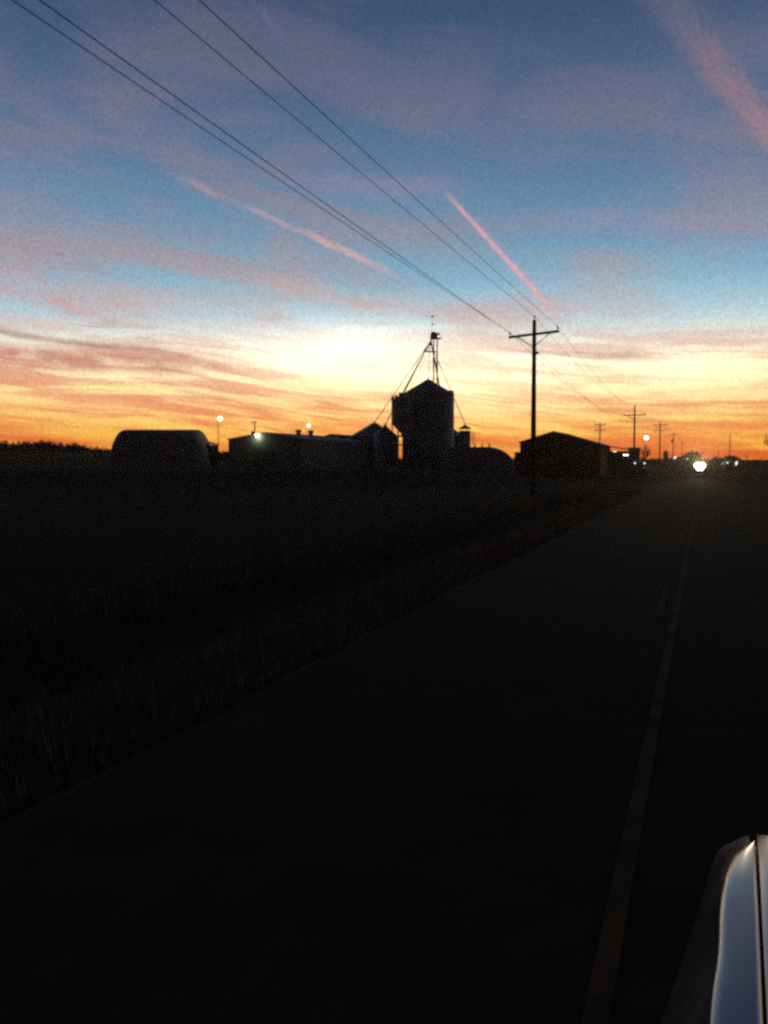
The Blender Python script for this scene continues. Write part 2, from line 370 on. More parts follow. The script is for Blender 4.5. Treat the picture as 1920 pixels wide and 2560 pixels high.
# ------------------------------------------------------------------ utility poles and wires
ARM_TILT = R(4.6)
def make_pole(label, top_z, arms=1, transformer=False, arm_half=1.62, arm_drop=1.05, tilt=0.0, r=0.16, name='utility_pole', group='utility poles along the road', brace=True):
    t = thing(name, label, 'utility pole', group=group)
    MB().tube([(0, 0, -0.3), (0, 0, top_z*0.5), (0, 0, top_z)], [r*1.15, r*0.95, r*0.72], 10).build('shaft', M['wood'], t, True)
    for k in range(arms):
        zc = top_z - arm_drop - k*1.25; s, c = math.sin(tilt), math.cos(tilt)
        hw = arm_half*(1 if k == 0 else 0.92)
        a = MB(); ends = [Vector((u*hw*c, -0.2, zc + u*hw*s)) for u in (-1, 1)]
        d = Vector((0.0, 0.065, 0)); u2 = Vector((-s, 0, c))*0.075
        a.add([ends[0]-d-u2, ends[0]+d-u2, ends[0]+d+u2, ends[0]-d+u2, ends[1]-d-u2, ends[1]+d-u2, ends[1]+d+u2, ends[1]-d+u2],
              [(0, 1, 2, 3), (7, 6, 5, 4), (0, 4, 5, 1), (1, 5, 6, 2), (2, 6, 7, 3), (3, 7, 4, 0)])
        arm = a.build('crossarm', M['wood'], t)
        for u in (-1, 1):
            p = Vector((u*(hw-0.08)*c, -0.2, zc + u*(hw-0.08)*s))
            MB().lathe([(0.02, 0.07), (0.025, 0.16), (0.075, 0.18), (0.05, 0.23), (0.065, 0.25), (0.03, 0.32)], 10, p).build('insulator', M['porcelain'], arm, True)
        if brace and k == 0 or arms > 1:
            for u in (-1, 1):
                MB().tube([(u*hw*0.62, -0.22, zc - 0.07 + u*hw*0.62*s), (0, -0.19, zc - 0.78)], 0.028, 5).build('brace', M['steel'], t)
    MB().lathe([(0.02, 0), (0.025, 0.14), (0.07, 0.16), (0.05, 0.22), (0.06, 0.24), (0.02, 0.30)], 10, (0, 0, top_z)).build('insulator', M['porcelain'], t, True)
    if arms:
        MB().box((0.14, -0.1, top_z-arm_drop-1.15), (0.28, 0.10, 0.14)).build('bracket', M['steel'], t)
    if transformer:
        MB().lathe([(0.05, 0), (0.27, 0.04), (0.27, 0.85), (0.2, 0.95), (0.05, 1.0)], 14, (-0.42, -0.1, top_z-3.0)).build('transformer', M['steel'], t, True)
    return t
def set_pole(t, px, D, z=0.0):
    g = G(px, D, z); t.location = g; return g
poles = []
D1 = 60.0
p = make_pole('tall wooden utility pole nearest the viewer, single crossarm with braces', HZ(800, D1), 1, arm_half=1.56, arm_drop=0.90, tilt=ARM_TILT)
poles.append((set_pole(p, 1333, D1), HZ(800, D1), 1.56, ARM_TILT, 0.90))
D2 = 154.0
p = make_pole('wooden utility pole with one crossarm rising behind the dark upright tank', HZ(1015, D2), 1, arm_half=1.72, arm_drop=1.45, tilt=R(1))
poles.append((set_pole(p, 1585, D2), HZ(1015, D2), 1.72, R(1), 1.45))
D3 = 222.0
p = make_pole('wooden utility pole with two stacked crossarms beside the road', HZ(1057, D3), 2, arm_half=1.55, arm_drop=0.5, tilt=0)
poles.append((set_pole(p, 1649, D3), HZ(1057, D3), 1.55, 0, 0.5))
D4 = 315.0
p = make_pole('leaning far utility pole carrying a round transformer can', HZ(1084, D4), 1, True, arm_half=1.35, arm_drop=0.45, brace=False)
poles.append((set_pole(p, 1681, D4), HZ(1084, D4), 1.35, 0, 0.45)); p.rotation_euler = (0, R(1.5), 0)
D5 = 450.0
p = make_pole('faintest and farthest pole of the roadside row, just left of the round tree', HZ(1104, D5), 1, arm_half=1.2, arm_drop=0.5, brace=False)
poles.append((set_pole(p, 1705, D5), HZ(1104, D5), 1.2, 0, 0.5))
# poles that belong to other lines
p = make_pole('utility pole with two crossarms standing behind the lean-to barn', HZ(1058, 225), 2, arm_half=1.35, arm_drop=0.35, group='utility poles of the side lines')
set_pole(p, 1499, 225)
p = make_pole('transformer pole behind the long livestock barn, above its green lamp', HZ(1054, 205), 1, True, arm_half=0.75, arm_drop=0.15, brace=False, group='utility poles of the side lines')
set_pole(p, 637, 205); 
p = make_pole('bare wooden pole without crossarm right of the road', HZ(1083, 315), 0, group='utility poles of the side lines')
set_pole(p, 1824, 315)
p = make_pole('tiny far utility pole near the right edge of the photo', HZ(1133, 700), 1, arm_half=1.5, arm_drop=0.4, r=0.28, brace=False, group='utility poles of the side lines')
set_pole(p, 1866, 700)
p = make_pole('thin far pole between the oncoming car and the bare roadside pole', HZ(1122, 520), 0, r=0.13, group='utility poles of the side lines')
set_pole(p, 1796, 520)

def att(i, w_):                       # where a wire meets pole i
    g, z, h, ti, dr = poles[i]
    zc = z - dr
    if w_ == 'left': return g + Vector((-(h-0.08)*math.cos(ti), -0.2, zc - (h-0.08)*math.sin(ti) + 0.28))
    if w_ == 'right': return g + Vector(((h-0.08)*math.cos(ti), -0.2, zc + (h-0.08)*math.sin(ti) + 0.28))
    if w_ == 'top': return g + Vector((0, 0, z + 0.26))
    return g + Vector((0.26, -0.1, zc - 1.1))
def span(a, b, sag, n=26):
    return [a.lerp(b, k/n) - Vector((0, 0, 4*sag*(k/n)*(1-k/n))) for k in range(n+1)]
WL = {'left': 'thin power wire on the left end of the near crossarm', 'right': 'thin power wire on the right end of the near crossarm, outermost on the right',
      'top': 'thin power wire running over the top of the near pole', 'neutral': 'lower neutral wire clamped to the near pole beneath its crossarm'}
for wn, lab in WL.items():
    first = att(0, wn); start = first + Vector((0, -93, {'left': 0.75, 'right': 0.6, 'top': 0.3, 'neutral': 1.4}[wn]))
    pts = span(start, first, 0.22, 60)
    sags = (1.3, 0.7, 0.8, 1.0)
    for i in range(4):
        pts += span(att(i, wn), att(i+1, wn), sags[i])[1:]
    tag(MB().tube(pts, 0.0115, 5).build('power_line', M['wire'], None, True), lab, 'power line', 'wires strung along the utility poles')

# ------------------------------------------------------------------ farm lamps
def glow_light(name, loc, power, col, radius, parent):
    l = bpy.data.lights.new(name, 'POINT'); l.energy = power; l.color = col; l.shadow_soft_size = radius
    o = bpy.data.objects.new(name, l); COL.objects.link(o); o.parent = parent; o.location = loc
    return o
def yard_light(label, px, py, D, r, m, col, power, arm=True):
    z = HZ(py, D); g = G(px, D); t = thing('yard_light', label, 'lamp', g, HEAD, 'lamps lit around the farm')
    MB().tube([(-0.35, 0, -0.2), (-0.35, 0, z+0.25)], [0.075, 0.05], 8).build('pole', M['wood'], t, True)
    MB().tube([(-0.35, 0, z-0.1), (-0.15, 0, z+0.45), (0, 0, z+0.42)], 0.03, 6).build('bracket', M['steel'], t, True)
    MB().lathe([(0.02, z+0.5), (0.12, z+0.46), (0.16, z+r*0.75), (r*0.8, z+r*0.68)], 16).build('lamp_hood', M['steel'], t, True)
    MB().lathe([(r*math.sin(a), z - r*math.cos(a)) for a in [i*math.pi/10*0.8+0.02 for i in range(11)]], 16).build('lamp_globe', m, t, True)
    glow_light('lamp_glow', (0, -r-0.25, z), power, col, 0.15, t)
    return t
WARM = (1.0, 0.78, 0.45)
yard_light('bright yard light on a slim pole right of the round-ended barn', 551, 1046, 172, 0.36, M['lamp_w'], WARM, 160)
yard_light('small warm yard light above the chimneys of the long barn', 772, 1064, 215, 0.30, M['lamp_w'], WARM, 120)
yard_light('warm yard light over the bare tree right of the upright tank', 1615, 1094, 150, 0.30, M['lamp_w'], WARM, 160)

# ------------------------------------------------------------------ farm buildings
def hoop(label, cat, axis_a, axis_b, width, h, ra, rb, m, name='hoop_barn', ea=2.4, eb=2.2):
    """a round-roofed shed with rounded ends, its length from a to b"""
    a, b = Vector(axis_a), Vector(axis_b); L = (b-a).length; d = (b-a).normalized(); s = Vector((-d.y, d.x, 0))
    t = thing(name, label, cat, (a+b)/2)
    o = (a+b)/2; rows = []
    st = [0.0] + [ra*(1-math.cos(k/8*math.pi/2)) for k in range(1, 9)] + [ra + (L-ra-rb)*k/10 for k in range(1, 10)] + [L - rb*(1-math.cos(k/8*math.pi/2)) for k in range(8, -1, -1)]
    for q in st:
        f = 1.0
        if q < ra: f = (max(0, 1 - ((ra-q)/ra)**ea))**(1/ea)
        if q > L-rb: f = (max(0, 1 - ((q-L+rb)/rb)**eb))**(1/eb)
        f = max(f, 0.25 if True else 0)
        row = []
        for k in range(21):
            th = math.pi*k/20; cx, cz = math.cos(th), math.sin(th)
            cx = math.copysign(abs(cx)**0.8, cx); cz = cz**0.8
            row.append(a - o + d*q + s*(cx*width/2*(0.6+0.4*f)) + Vector((0, 0, cz*h*f)))
        rows.append(row)
    mb = MB(); mb.grid(rows); n = 21
    mb.f.append(tuple(range(n))); mb.f.append(tuple(range((len(rows)-1)*n, len(rows)*n)))
    mb.build('roof', m, t, True)
    return t
RIGHT = Vector((math.cos(HEAD), math.sin(HEAD), 0))
# long round-ended barn on the left
Dh = 172
t = hoop('long pale round-ended hoop barn alone on the left, left of the yard light', 'barn', G(281, Dh), G(531, Dh), 9.0, HZ(1074, Dh), 2.6, 2.6, M['cream'], ea=2.2, eb=2.0)
b0 = G(538, Dh) - t.location
MB().box(b0 + Vector((-0.9, -0.5, HZ(1113, Dh)/2)), (2.2, 2.4, HZ(1113, Dh))).build('lean_to', M['dark'], t)
MB().prism([b0 + Vector((-2.2, -1.9, HZ(1108, Dh)+0.35)), b0 + Vector((0.5, -1.9, HZ(1113, Dh)+0.02)), b0 + Vector((0.5, -1.9, HZ(1113, Dh)+0.14)), b0 + Vector((-2.2, -1.9, HZ(1108, Dh)+0.5))], (0, 2.8, 0)).build('lean_to_roof', M['steel'], t)
# round-roofed shed with roof vents, between the small tank and the right barn
Dq = 186
t = hoop('low round-roofed shed with small roof vents left of the lean-to barn', 'shed', G(1110, Dq), G(1292, Dq), 7.5, HZ(1117, Dq), 1.0, 5.6, M['cream'], 'round_shed', eb=1.9)
for px in (1187, 1205, 1223):
    v = G(px, Dq, HZ(1117, Dq)-0.08) - t.location
    MB().lathe([(0.16, 0), (0.16, 0.42), (0.24, 0.45), (0.10, 0.60)], 10, v).build('roof_vent', M['steel'], t)

def gable_barn(label, cat, name, x0, x1, xr, y0, y1, eave0, eave1, ridge, mw, mr, over=0.35, th=0.12, axis='Y'):
    """gable across X, ridge along Y"""
    c = Vector(((x0+x1)/2, (y0+y1)/2, 0)); t = thing(name, label, cat, c)
    L = y1-y0
    poly = [Vector((x0, y0, -0.2))-c, Vector((x1, y0, -0.2))-c, Vector((x1, y0, eave1))-c, Vector((xr, y0, ridge))-c, Vector((x0, y0, eave0))-c]
    MB().prism(poly, (0, L, 0)).build('wall', mw, t)
    def slab(ax, az, bx, bz):
        s = (bz-az)/(bx-ax); q = over if bx > ax else -over
        ex, ez = bx+q, bz+s*q
        MB().prism([Vector((ax, y0-over, az+0.01))-c, Vector((ex, y0-over, ez+0.01))-c, Vector((ex, y0-over, ez+th))-c, Vector((ax, y0-over, az+th))-c], (0, L+2*over, 0)).build('roof', mr, t)
    slab(xr, ridge, x0, eave0); slab(xr, ridge, x1, eave1)
    return t, c
# long livestock barn, gable end to the viewer
rp = P(660, 1082, 165); Y0 = rp.y
lp = PY(571, 1099, Y0)
xr, x0, x1 = rp.x, lp.x, 2*rp.x - lp.x
t, c = gable_barn('long low livestock barn with two chimneys and a lamp on its gable', 'barn', 'livestock_barn', x0, x1, xr, Y0, Y0+33, lp.z, lp.z, rp.z, M['galvx'], M['roof'], over=0.2)
for px, top in ((746, 1074), (777, 1076)):
    yy = Y0 + (12 if px == 746 else 20)
    q = PY(px, top, yy); z0 = rp.z - 0.3 - abs(q.x-xr)*0.2
    MB().lathe([(0.42, z0-0.5), (0.42, q.z-0.45), (0.55, q.z-0.4), (0.55, q.z), (0.3, q.z+0.02)], 12, (q.x-c.x, yy-c.y, 0)).build('chimney', M['steel'], t)
dx = x1 - x0
MB().box((xr-c.x-0.0, Y0-c.y-0.03, 1.9), (3.6, 0.06, 3.8)).build('door', M['dark'], t)
lp2 = PY(643, 1087, Y0-0.45)
gl = thing('wall_lamp', 'white-green mercury lamp fixed under the gable of the livestock barn', 'lamp', (lp2.x, lp2.y, lp2.z), 0, 'lamps lit around the farm')
MB().tube([(0, 0.42, 0.15), (0, 0.2, 0.35), (0, 0, 0.34)], 0.03, 6).build('bracket', M['steel'], gl)
MB().lathe([(0.03, 0.36), (0.2, 0.3), (0.30, 0.16)], 14).build('lamp_hood', M['steel'], gl)
MB().lathe([(0.34*math.sin(a), -0.34*math.cos(a)) for a in [i*0.25+0.02 for i in range(9)]], 14).build('lamp_globe', M['lamp_g'], gl, True)
glow_light('lamp_glow', (0, -0.1, -0.5), 60, (0.75, 1.0, 0.62), 0.15, gl)
# low shed behind
q = P(826, 1086, 206); e = P(812, 1092, 206)
gable_barn('plain low shed between the long barn and the left grain bins', 'shed', 'low_shed', e.x-0.6, q.x+7.5, q.x, q.y, q.y+14, e.z, HZ(1092, 206), q.z, M['galvx'], M['roof'], over=0.15)
# shed between big bin and small tank
q = P(1112, 1070, 214); e = P(1160, 1096, 214)
gable_barn('dark pit shed with sloping roof tucked behind the big grain bin', 'shed', 'pit_shed', q.x-4.5, e.x, q.x, q.y, q.y+7, e.z, e.z, q.z, M['galvx'], M['roof'], over=0.2)

# grain bins
def grain_bin(label, px, D, rpx, y_apex, y_eave, name='grain_bin', finial=0.5, group='grain bins of the farm'):
    g = G(px, D); r = rpx/F*D; za, ze = HZ(y_apex, D), HZ(y_eave, D)
    t = thing(name, label, 'grain bin', g, 0, group)
    MB().lathe([(r*1.03, -0.2), (r*1.03, 0.25), (r, 0.27), (r, ze)], 48).build('wall', M['galv'], t, True)
    MB().lathe([(r*1.025, ze-0.08), (r*1.025, ze+0.02), (r*0.16, za-0.22), (r*0.14, za-0.02), (r*0.03, za)], 48).build('roof', M['steel'], t, False)
    MB().lathe([(0.28, za-0.15), (0.28, za+0.15), (0.1, za+0.3), (0.06, za+finial)], 10).build('roof_cap', M['steel'], t)
    return t, g, r, za, ze
DB = 205
t, gB, rB, zaB, zeB = grain_bin('largest grain bin, a tall ribbed steel cylinder with conical roof', 1070, DB, 64.5, 950, 986)
# ladder with cage on the camera side, a door, and the eave hatch
lad = MB()
A0 = HEAD - R(90) + R(38)
for s in (-0.22, 0.22):
    a = A0 + s/rB; lad.tube([((rB+0.18)*math.cos(a), (rB+0.18)*math.sin(a), z) for z in (0.5, zeB)], 0.025, 5)
for k in range(int(zeB/0.35)):
    z = 0.6 + k*0.35; lad.tube([((rB+0.18)*math.cos(A0+s/rB), (rB+0.18)*math.sin(A0+s/rB), z) for s in (-0.22, 0.22)], 0.014, 4)
lad.build('ladder', M['steel'], t)
a = HEAD + R(14)
for ang in (HEAD - R(4), HEAD - R(18)):
    MB().box(((rB-0.55)*math.cos(ang), (rB-0.55)*math.sin(ang), zeB+0.42), (0.9, 0.8, 0.62), ang).build('roof_hatch', M['steel'], t)
MB().box((rB*math.cos(HEAD-R(80)), rB*math.sin(HEAD-R(80)), 1.3), (0.12, 1.1, 2.0), HEAD-R(80)).build('door', M['dark'], t)
tA, gA, rA, zaA, zeA = grain_bin('squat grain bin with wide conical roof, leftmost of the bins', 936, 208, 61, 1058, 1092)
tC, gC, rC, zaC, zeC = grain_bin('small grain bin pressed against the right side of the squat bin', 963, 200, 27, 1064, 1087)
# hopper bin on legs
DH = 199; gH = G(1006, DH); rH = 27.5/F*DH
tH = thing('hopper_bin', 'raised hopper bin on steel legs left of the largest bin', 'grain bin', gH, 0, 'grain bins of the farm')
zt, zb, zc = HZ(1001, DH), HZ(1060, DH), HZ(1084, DH)
MB().lathe([(rH, zb), (rH, zt)], 36).build('wall', M['galv'], tH, True)
MB().lathe([(rH*1.02, zt-0.05), (rH*1.02, zt+0.02), (0.35, HZ(987, DH)), (0.3, HZ(985, DH)+0.2), (0.05, HZ(985, DH)+0.3)], 36).build('roof', M['steel'], tH)
MB().lathe([(0.25, zc-0.6), (0.3, zc), (rH*0.98, zb-0.02)], 36).build('hopper', M['galv'], tH, True)
for k in range(8):
    a = HEAD + R(22.5 + 45*k)
    MB().tube([(rH*math.cos(a), rH*math.sin(a), -0.2), (rH*math.cos(a), rH*math.sin(a), zb+0.3)], 0.11, 6).build('leg', M['steel'], tH)
rr = MB()
for z in (HZ(1091, DH), HZ(1112, DH)):
    rr.tube([(rH*math.cos(HEAD+R(45*k+22.5)), rH*math.sin(HEAD+R(45*k+22.5)), z) for k in range(9)], 0.10, 6, cap=False)
rr.build('brace', M['steel'], tH)
hb = MB()
for px, y1 in ((982, 998), (990, 995), (1000, 988)):
    v = G(px, DH-0.8) - gH; hb.box((v.x, v.y, HZ(y1, DH)+0.1), (0.55, 0.55, 0.8), HEAD)
hb.build('roof_hatch', M['steel'], tH)

# walkway between the hopper bin and its neighbours
wk = MB(); a = G(985, 201, HZ(1091, 201)); b = G(1007, 203, HZ(1091, 203))
wk.tube([a, b], 0.12, 6); wk.tube([a+Vector((0, 0, 1.0)), b+Vector((0, 0, 1.0))], 0.03, 5)
# (kept as part of the small bin: it hangs from its eave)
for i, vv in enumerate(wk.v): wk.v[i] = tuple(Vector(vv) - gC)
wk.build('walkway', M['steel'], tC)

# small tank with raised roof
DT = 198; gT = G(1162, DT); rT = 14/F*DT
tT = thing('small_tank', 'slim tank with an open gap beneath its pointed roof', 'tank', gT)
MB().lathe([(rT, -0.2), (rT, HZ(1077, DT))], 28).build('wall', M['galv'], tT, True)
for k in range(6):
    a = R(60*k+17); MB().tube([(rT*0.92*math.cos(a), rT*0.92*math.sin(a), HZ(1077, DT)-0.1), (rT*0.92*math.cos(a), rT*0.92*math.sin(a), HZ(1071.5, DT))], 0.035, 5).build('roof_post', M['steel'], tT)
MB().lathe([(rT*1.2, HZ(1072.5, DT)), (rT*1.2, HZ(1071.5, DT)), (0.2, HZ(1063, DT)), (0.12, HZ(1061.5, DT)), (0.05, HZ(1058, DT))], 28).build('roof', M['steel'], tT)
lc = MB(); ang = HEAD
for k in range(9):
    z = HZ(1112, DT) + k*0.32*1.0
    c0 = Vector((rT+0.62, 0, z)); m3 = Matrix.Rotation(HEAD, 3, 'Z')
    lc.tube([m3 @ (c0 + Vector((0.33*math.cos(q), 0.33*math.sin(q), 0))) for q in [i*math.pi/4 for i in range(9)]], 0.02, 4, cap=False)
for i in range(5):
    q = i*math.pi*2/5; v = m3 @ Vector((rT+0.62+0.33*math.cos(q), 0.33*math.sin(q), 0))
    lc.tube([v + Vector((0, 0, HZ(1112, DT))), v + Vector((0, 0, HZ(1084, DT)))], 0.018, 4)
lc.build('ladder_cage', M['steel'], tT)
MB().tube([m3 @ Vector((rT+0.32, 0.0, 0)), m3 @ Vector((rT+0.32, 0, HZ(1082, DT)))], 0.04, 5).build('ladder', M['steel'], tT)

# bucket elevator with distributor, mast and spouts
DE = 211
def LE(px, py, D=DE): return P(px, py, D) - gE
gE = G(1088, DE)
tE = thing('bucket_elevator', 'tall bucket elevator leg with distributor and spouts above the largest bin', 'grain elevator', gE)
rw = Matrix.Rotation(HEAD, 3, 'Z')
zH = HZ(843, DE)
for px in (1083.3, 1092.0):
    v = G(px, DE) - gE
    MB().box((v.x, v.y, zH/2), (0.24, 0.30, zH), HEAD).build('leg_casing', M['steel'], tE)
lt = MB()
for px in (1081.6, 1094):
    for dd in (0.7, -0.7):
        v = G(px, DE+dd) - gE; lt.tube([(v.x, v.y, 0), (v.x, v.y, HZ(880, DE))], 0.03, 4)
for k in range(17):
    z = 4 + 1.45*k
    a = G(1083, DE) - gE; b = G(1092, DE) - gE
    lt.box((*((a+b)/2).xy, z), (0.8, 0.12, 0.08), HEAD)
lt.build('frame', M['steel'], tE)
hd = MB()
def vprism(pix, D, depth):
    ps = [P(x, y, D-depth/2) - gE for x, y in pix]; hd.prism(ps, FWD*depth)
vprism([(1076.5, 845.5), (1093.5, 845.5), (1093.5, 838), (1092, 833), (1088, 829.5), (1082, 829), (1078, 831), (1076.5, 835)], DE, 1.3)
hd.build('head', M['steel'], tE)
pf = MB(); hd = pf
vprism([(1076.5, 846), (1103, 846), (1103, 844), (1076.5, 844)], DE, 2.0)
pf.build('platform', M['steel'], tE)
mo = MB(); hd = mo
vprism([(1092.5, 837), (1099, 837), (1100, 834.5), (1098, 832), (1092.5, 832)], DE, 0.7)
mo.build('motor', M['steel'], tE)
rl = MB()
for px in (1077, 1090, 1103):
    rl.tube([LE(px, 844, DE-1), LE(px, 834, DE-1)], 0.025, 4)
rl.tube([LE(1093, 834.5, DE-1), LE(1103, 834.5, DE-1)], 0.02, 4)
rl.tube([LE(1077, 834.5, DE-1), LE(1093, 834.5, DE-1)], 0.02, 4)
rl.build('railing', M['steel'], tE)
ms = MB(); ms.tube([LE(1079.5, 830), LE(1079.5, 789)], 0.03, 5); ms.build('mast', M['steel'], tE)
def blob(px, py, r, nm):
    c = LE(px, py); MB().lathe([(r*math.sin(a)*0.99+0.005, -r*math.cos(a)) for a in [i*math.pi/8 for i in range(9)]], 10, c).build(nm, M['steel'], tE, True)
blob(1081, 791, 0.24, 'wind_cups'); blob(1082.8, 811, 0.22, 'beacon')
MB().tube([LE(1078.5, 794), LE(1083, 788)], 0.06, 5).build('wind_vane', M['steel'], tE)
# distributor and its platform
ds = MB(); hd = ds
vprism([(1069.5, 862), (1081.5, 862), (1078.5, 852), (1075.5, 852)], DE-1.0, 1.0)
ds.build('distributor', M['steel'], tE)
MB().tube([LE(1078.5, 846, DE-0.6), LE(1077, 853, DE-1.0)], 0.17, 8).build('spout', M['steel'], tE)
MB().box(LE(1075.5, 879, DE-1.0), (2.5, 1.6, 0.12), HEAD).build('platform', M['steel'], tE)
rl = MB()
for px in (1066, 1071, 1075, 1080, 1085): rl.tube([LE(px, 879, DE-1.7), LE(px, 868, DE-1.7)], 0.022, 4)
rl.tube([LE(1066, 870, DE-1.7), LE(1085, 870, DE-1.7)], 0.02, 4)
rl.tube([LE(1065.5, 879, DE-1.0), LE(1075, 862, DE-1.0)], 0.05, 4); rl.tube([LE(1085, 879, DE-1.0), LE(1078, 862, DE-1.0)], 0.05, 4)
rl.build('railing', M['steel'], tE)
topA = LE(1072, 862, DE-1.0)
def spout(p0, p1, r):
    MB().tube([p0, p1], r, 7).build('spout', M['steel'], tE)
    for k in (0.35, 0.7):
        pass
spout(LE(1071, 861, DE-1), gH + Vector((0.2, 0, HZ(985, DH))) - gE, 0.13)
spout(LE(1070, 862, DE-1.2), gA + Vector((0, 0, zaA+0.1)) - gE, 0.085)
spout(LE(1071.5, 862, DE-0.8), gC + Vector((0, 0, zaC+0.2)) - gE, 0.10)
spout(LE(1075, 862, DE-1), gB + Vector((0, 0, zaB+0.1)) - gE, 0.07)
spout(LE(1077, 861, DE-1), gT + Vector((0, 0, HZ(1059, DT))) - gE, 0.075)
spout(LE(1079, 861, DE-1), G(1098, DE+2, HZ(965, DE+2)) - gE, 0.15)
spout(LE(1078, 861, DE-1), G(1094, DE+1, HZ(930, DE+1)) - gE, 0.10)
# truss under the long hopper spout
tr = MB(); s0, s1 = LE(1067, 874, DE-1), gH + Vector((0.5, 0, HZ(992, DH))) - gE
lo = Vector((0.35, 0.11, -0.25))
tr.tube([s0+lo, s1+lo], 0.04, 4)
for k in range(14):
    a = s0.lerp(s1, k/14); b = s0.lerp(s1, (k+1)/14)
    tr.tube([a, b+lo], 0.02, 3)
tr.build('truss', M['steel'], tE)

# lean-to barn on the right
YB = P(1384, 1079, 140).y
pk, el, kb, ee = PY(1384, 1079.5, YB), PY(1300, 1106, YB), PY(1502, 1113, YB), PY(1575, 1125.5, YB)
t, c = gable_barn('wide gabled barn with a lit open lean-to on its right', 'barn', 'lean_to_barn', el.x, kb.x, pk.x, YB, YB+15, el.z, kb.z, pk.z, M['barnred'], M['roof'], over=0.25)
L0 = Vector((kb.x+0.27, YB-0.25, kb.z-0.10)) - c; L1 = Vector((ee.x, YB-0.25, ee.z)) - c
MB().prism([L0, L1, L1+Vector((0, 0, 0.14)), L0+Vector((0, 0, 0.14))], (0, 15.4, 0)).build('lean_to_roof', M['roof'], t)
for k in range(3):
    MB().box(Vector((L1.x-0.15, 0.2+7.2*k - 7.5, L1.z/2)), (0.2, 0.2, L1.z)).build('lean_to_post', M['dark'], t)
MB().box(Vector(((kb.x-c.x+0.02+L1.x)/2, 6.9, L1.z/2)), (L1.x-kb.x+c.x-0.02, 0.15, L1.z)).build('lean_to_back_wall', M['barnred'], t)
MB().box((el.x-c.x-0.42, -6.0, HZ(1130, 140)/2), (0.8, 2.6, HZ(1130, 140))).build('side_bay', M['dark'], t)
MB().box((pk.x-c.x, -7.53, 2.0), (3.8, 0.06, 4.0)).build('door', M['dark'], t)
for px, py, ln in ((1565, 1137.5, 0.75), (1537, 1128.5, 0.5)):
    q = PY(px, py, YB+3.0); f = thing('tube_lamp', 'bright white tube lamp hung under the lean-to roof' if px == 1565 else 'fainter tube lamp deeper under the lean-to roof', 'lamp', q, 0, 'lamps lit around the farm')
    MB().box((0, 0, 0.09), (ln*1.1, 0.18, 0.06)).build('housing', M['steel'], f)
    MB().tube([(-ln/2, 0, 0), (ln/2, 0, 0)], 0.06, 8).build('lamp_tube', M['lamp_c'] if px == 1565 else M['dim'], f)
    MB().tube([(0, 0, 0.12), (0, 0, 0.12 + (0.35 if px == 1565 else 0.45))], 0.012, 4).build('hanger', M['steel'], f)
    glow_light('lamp_glow', (0, 0, -0.2), 14 if px == 1565 else 4, (1.0, 0.85, 0.75), 0.1, f)
# upright tank at the end of the lean-to
DK = 132; gK = G(1585, DK); zK = HZ(1117.5, DK); rK = 11.5/F*DK
tK = thing('upright_tank', 'dark upright tank with flat lid at the end of the lean-to', 'tank', gK, HEAD)
MB().box((0, 0, zK/2-0.2), (rK*2, rK*2, zK)).build('wall', M['dark'], tK)
MB().box((-0.04, 0, zK-0.14), (rK*2.25, rK*2.25, 0.13)).build('lid', M['steel'], tK)
for u in (-1, 1):
    MB().box((u*rK*0.9, -rK-0.04, zK/2-0.3), (0.12, 0.06, zK-0.1)).build('post', M['dark'], tK)
# far low shed with two lamps
q0, q1 = P(1668, 1143, 330), P(1736, 1143, 330)
gable_barn('far low shed with two small lights just left of the oncoming car', 'shed', 'far_shed', q0.x, q1.x, (q0.x+q1.x)/2, q0.y, q0.y+8, HZ(1146, 330), HZ(1146, 330), HZ(1142, 330), M['galvx'], M['roof'], over=0.2)
for px, py, r, lab in ((1686, 1145, 0.34, 'small white lamp on the far low shed, the brighter one'), (1718, 1147, 0.2, 'tiny lamp at the right end of the far low shed')):
    q = PY(px, py, q0.y-0.5); f = thing('wall_lamp', lab, 'lamp', q, 0, 'lamps lit around the farm')
    MB().lathe([(r*math.sin(a)+0.005, -r*math.cos(a)) for a in [i*math.pi/8 for i in range(9)]], 10, (0, 0, 0)).build('lamp_globe', M['dim'], f, True)
    if r > 0.3: MB().lathe([(0.3*math.sin(a)+0.005, -0.3*math.cos(a)) for a in [i*math.pi/8 for i in range(9)]], 10, (0.4, 0, 0.35)).build('lamp_globe', M['dim'], f, True)
    MB().tube([(0, 0, 0), (0, 0.45, 0.3)], 0.04, 5).build('bracket', M['steel'], f)
# small round-topped tank
gS = G(1664, 260); tS = thing('round_topped_tank', 'small dark round-topped tank between the two far utility poles', 'tank', gS)
rS = 6.3/F*260; zS = HZ(1127, 260)
MB().lathe([(rS, -0.2), (rS, zS-rS*0.8)] + [(rS*math.cos(a)+0.01, zS-rS*0.8+rS*0.8*math.sin(a)) for a in [i*math.pi/16 for i in range(1, 9)]], 20).build('wall', M['steel'], tS, True)
MB().lathe([(0.12, zS-0.05), (0.12, zS+0.2), (0.18, zS+0.25)], 8).build('fill_cap', M['steel'], tS)

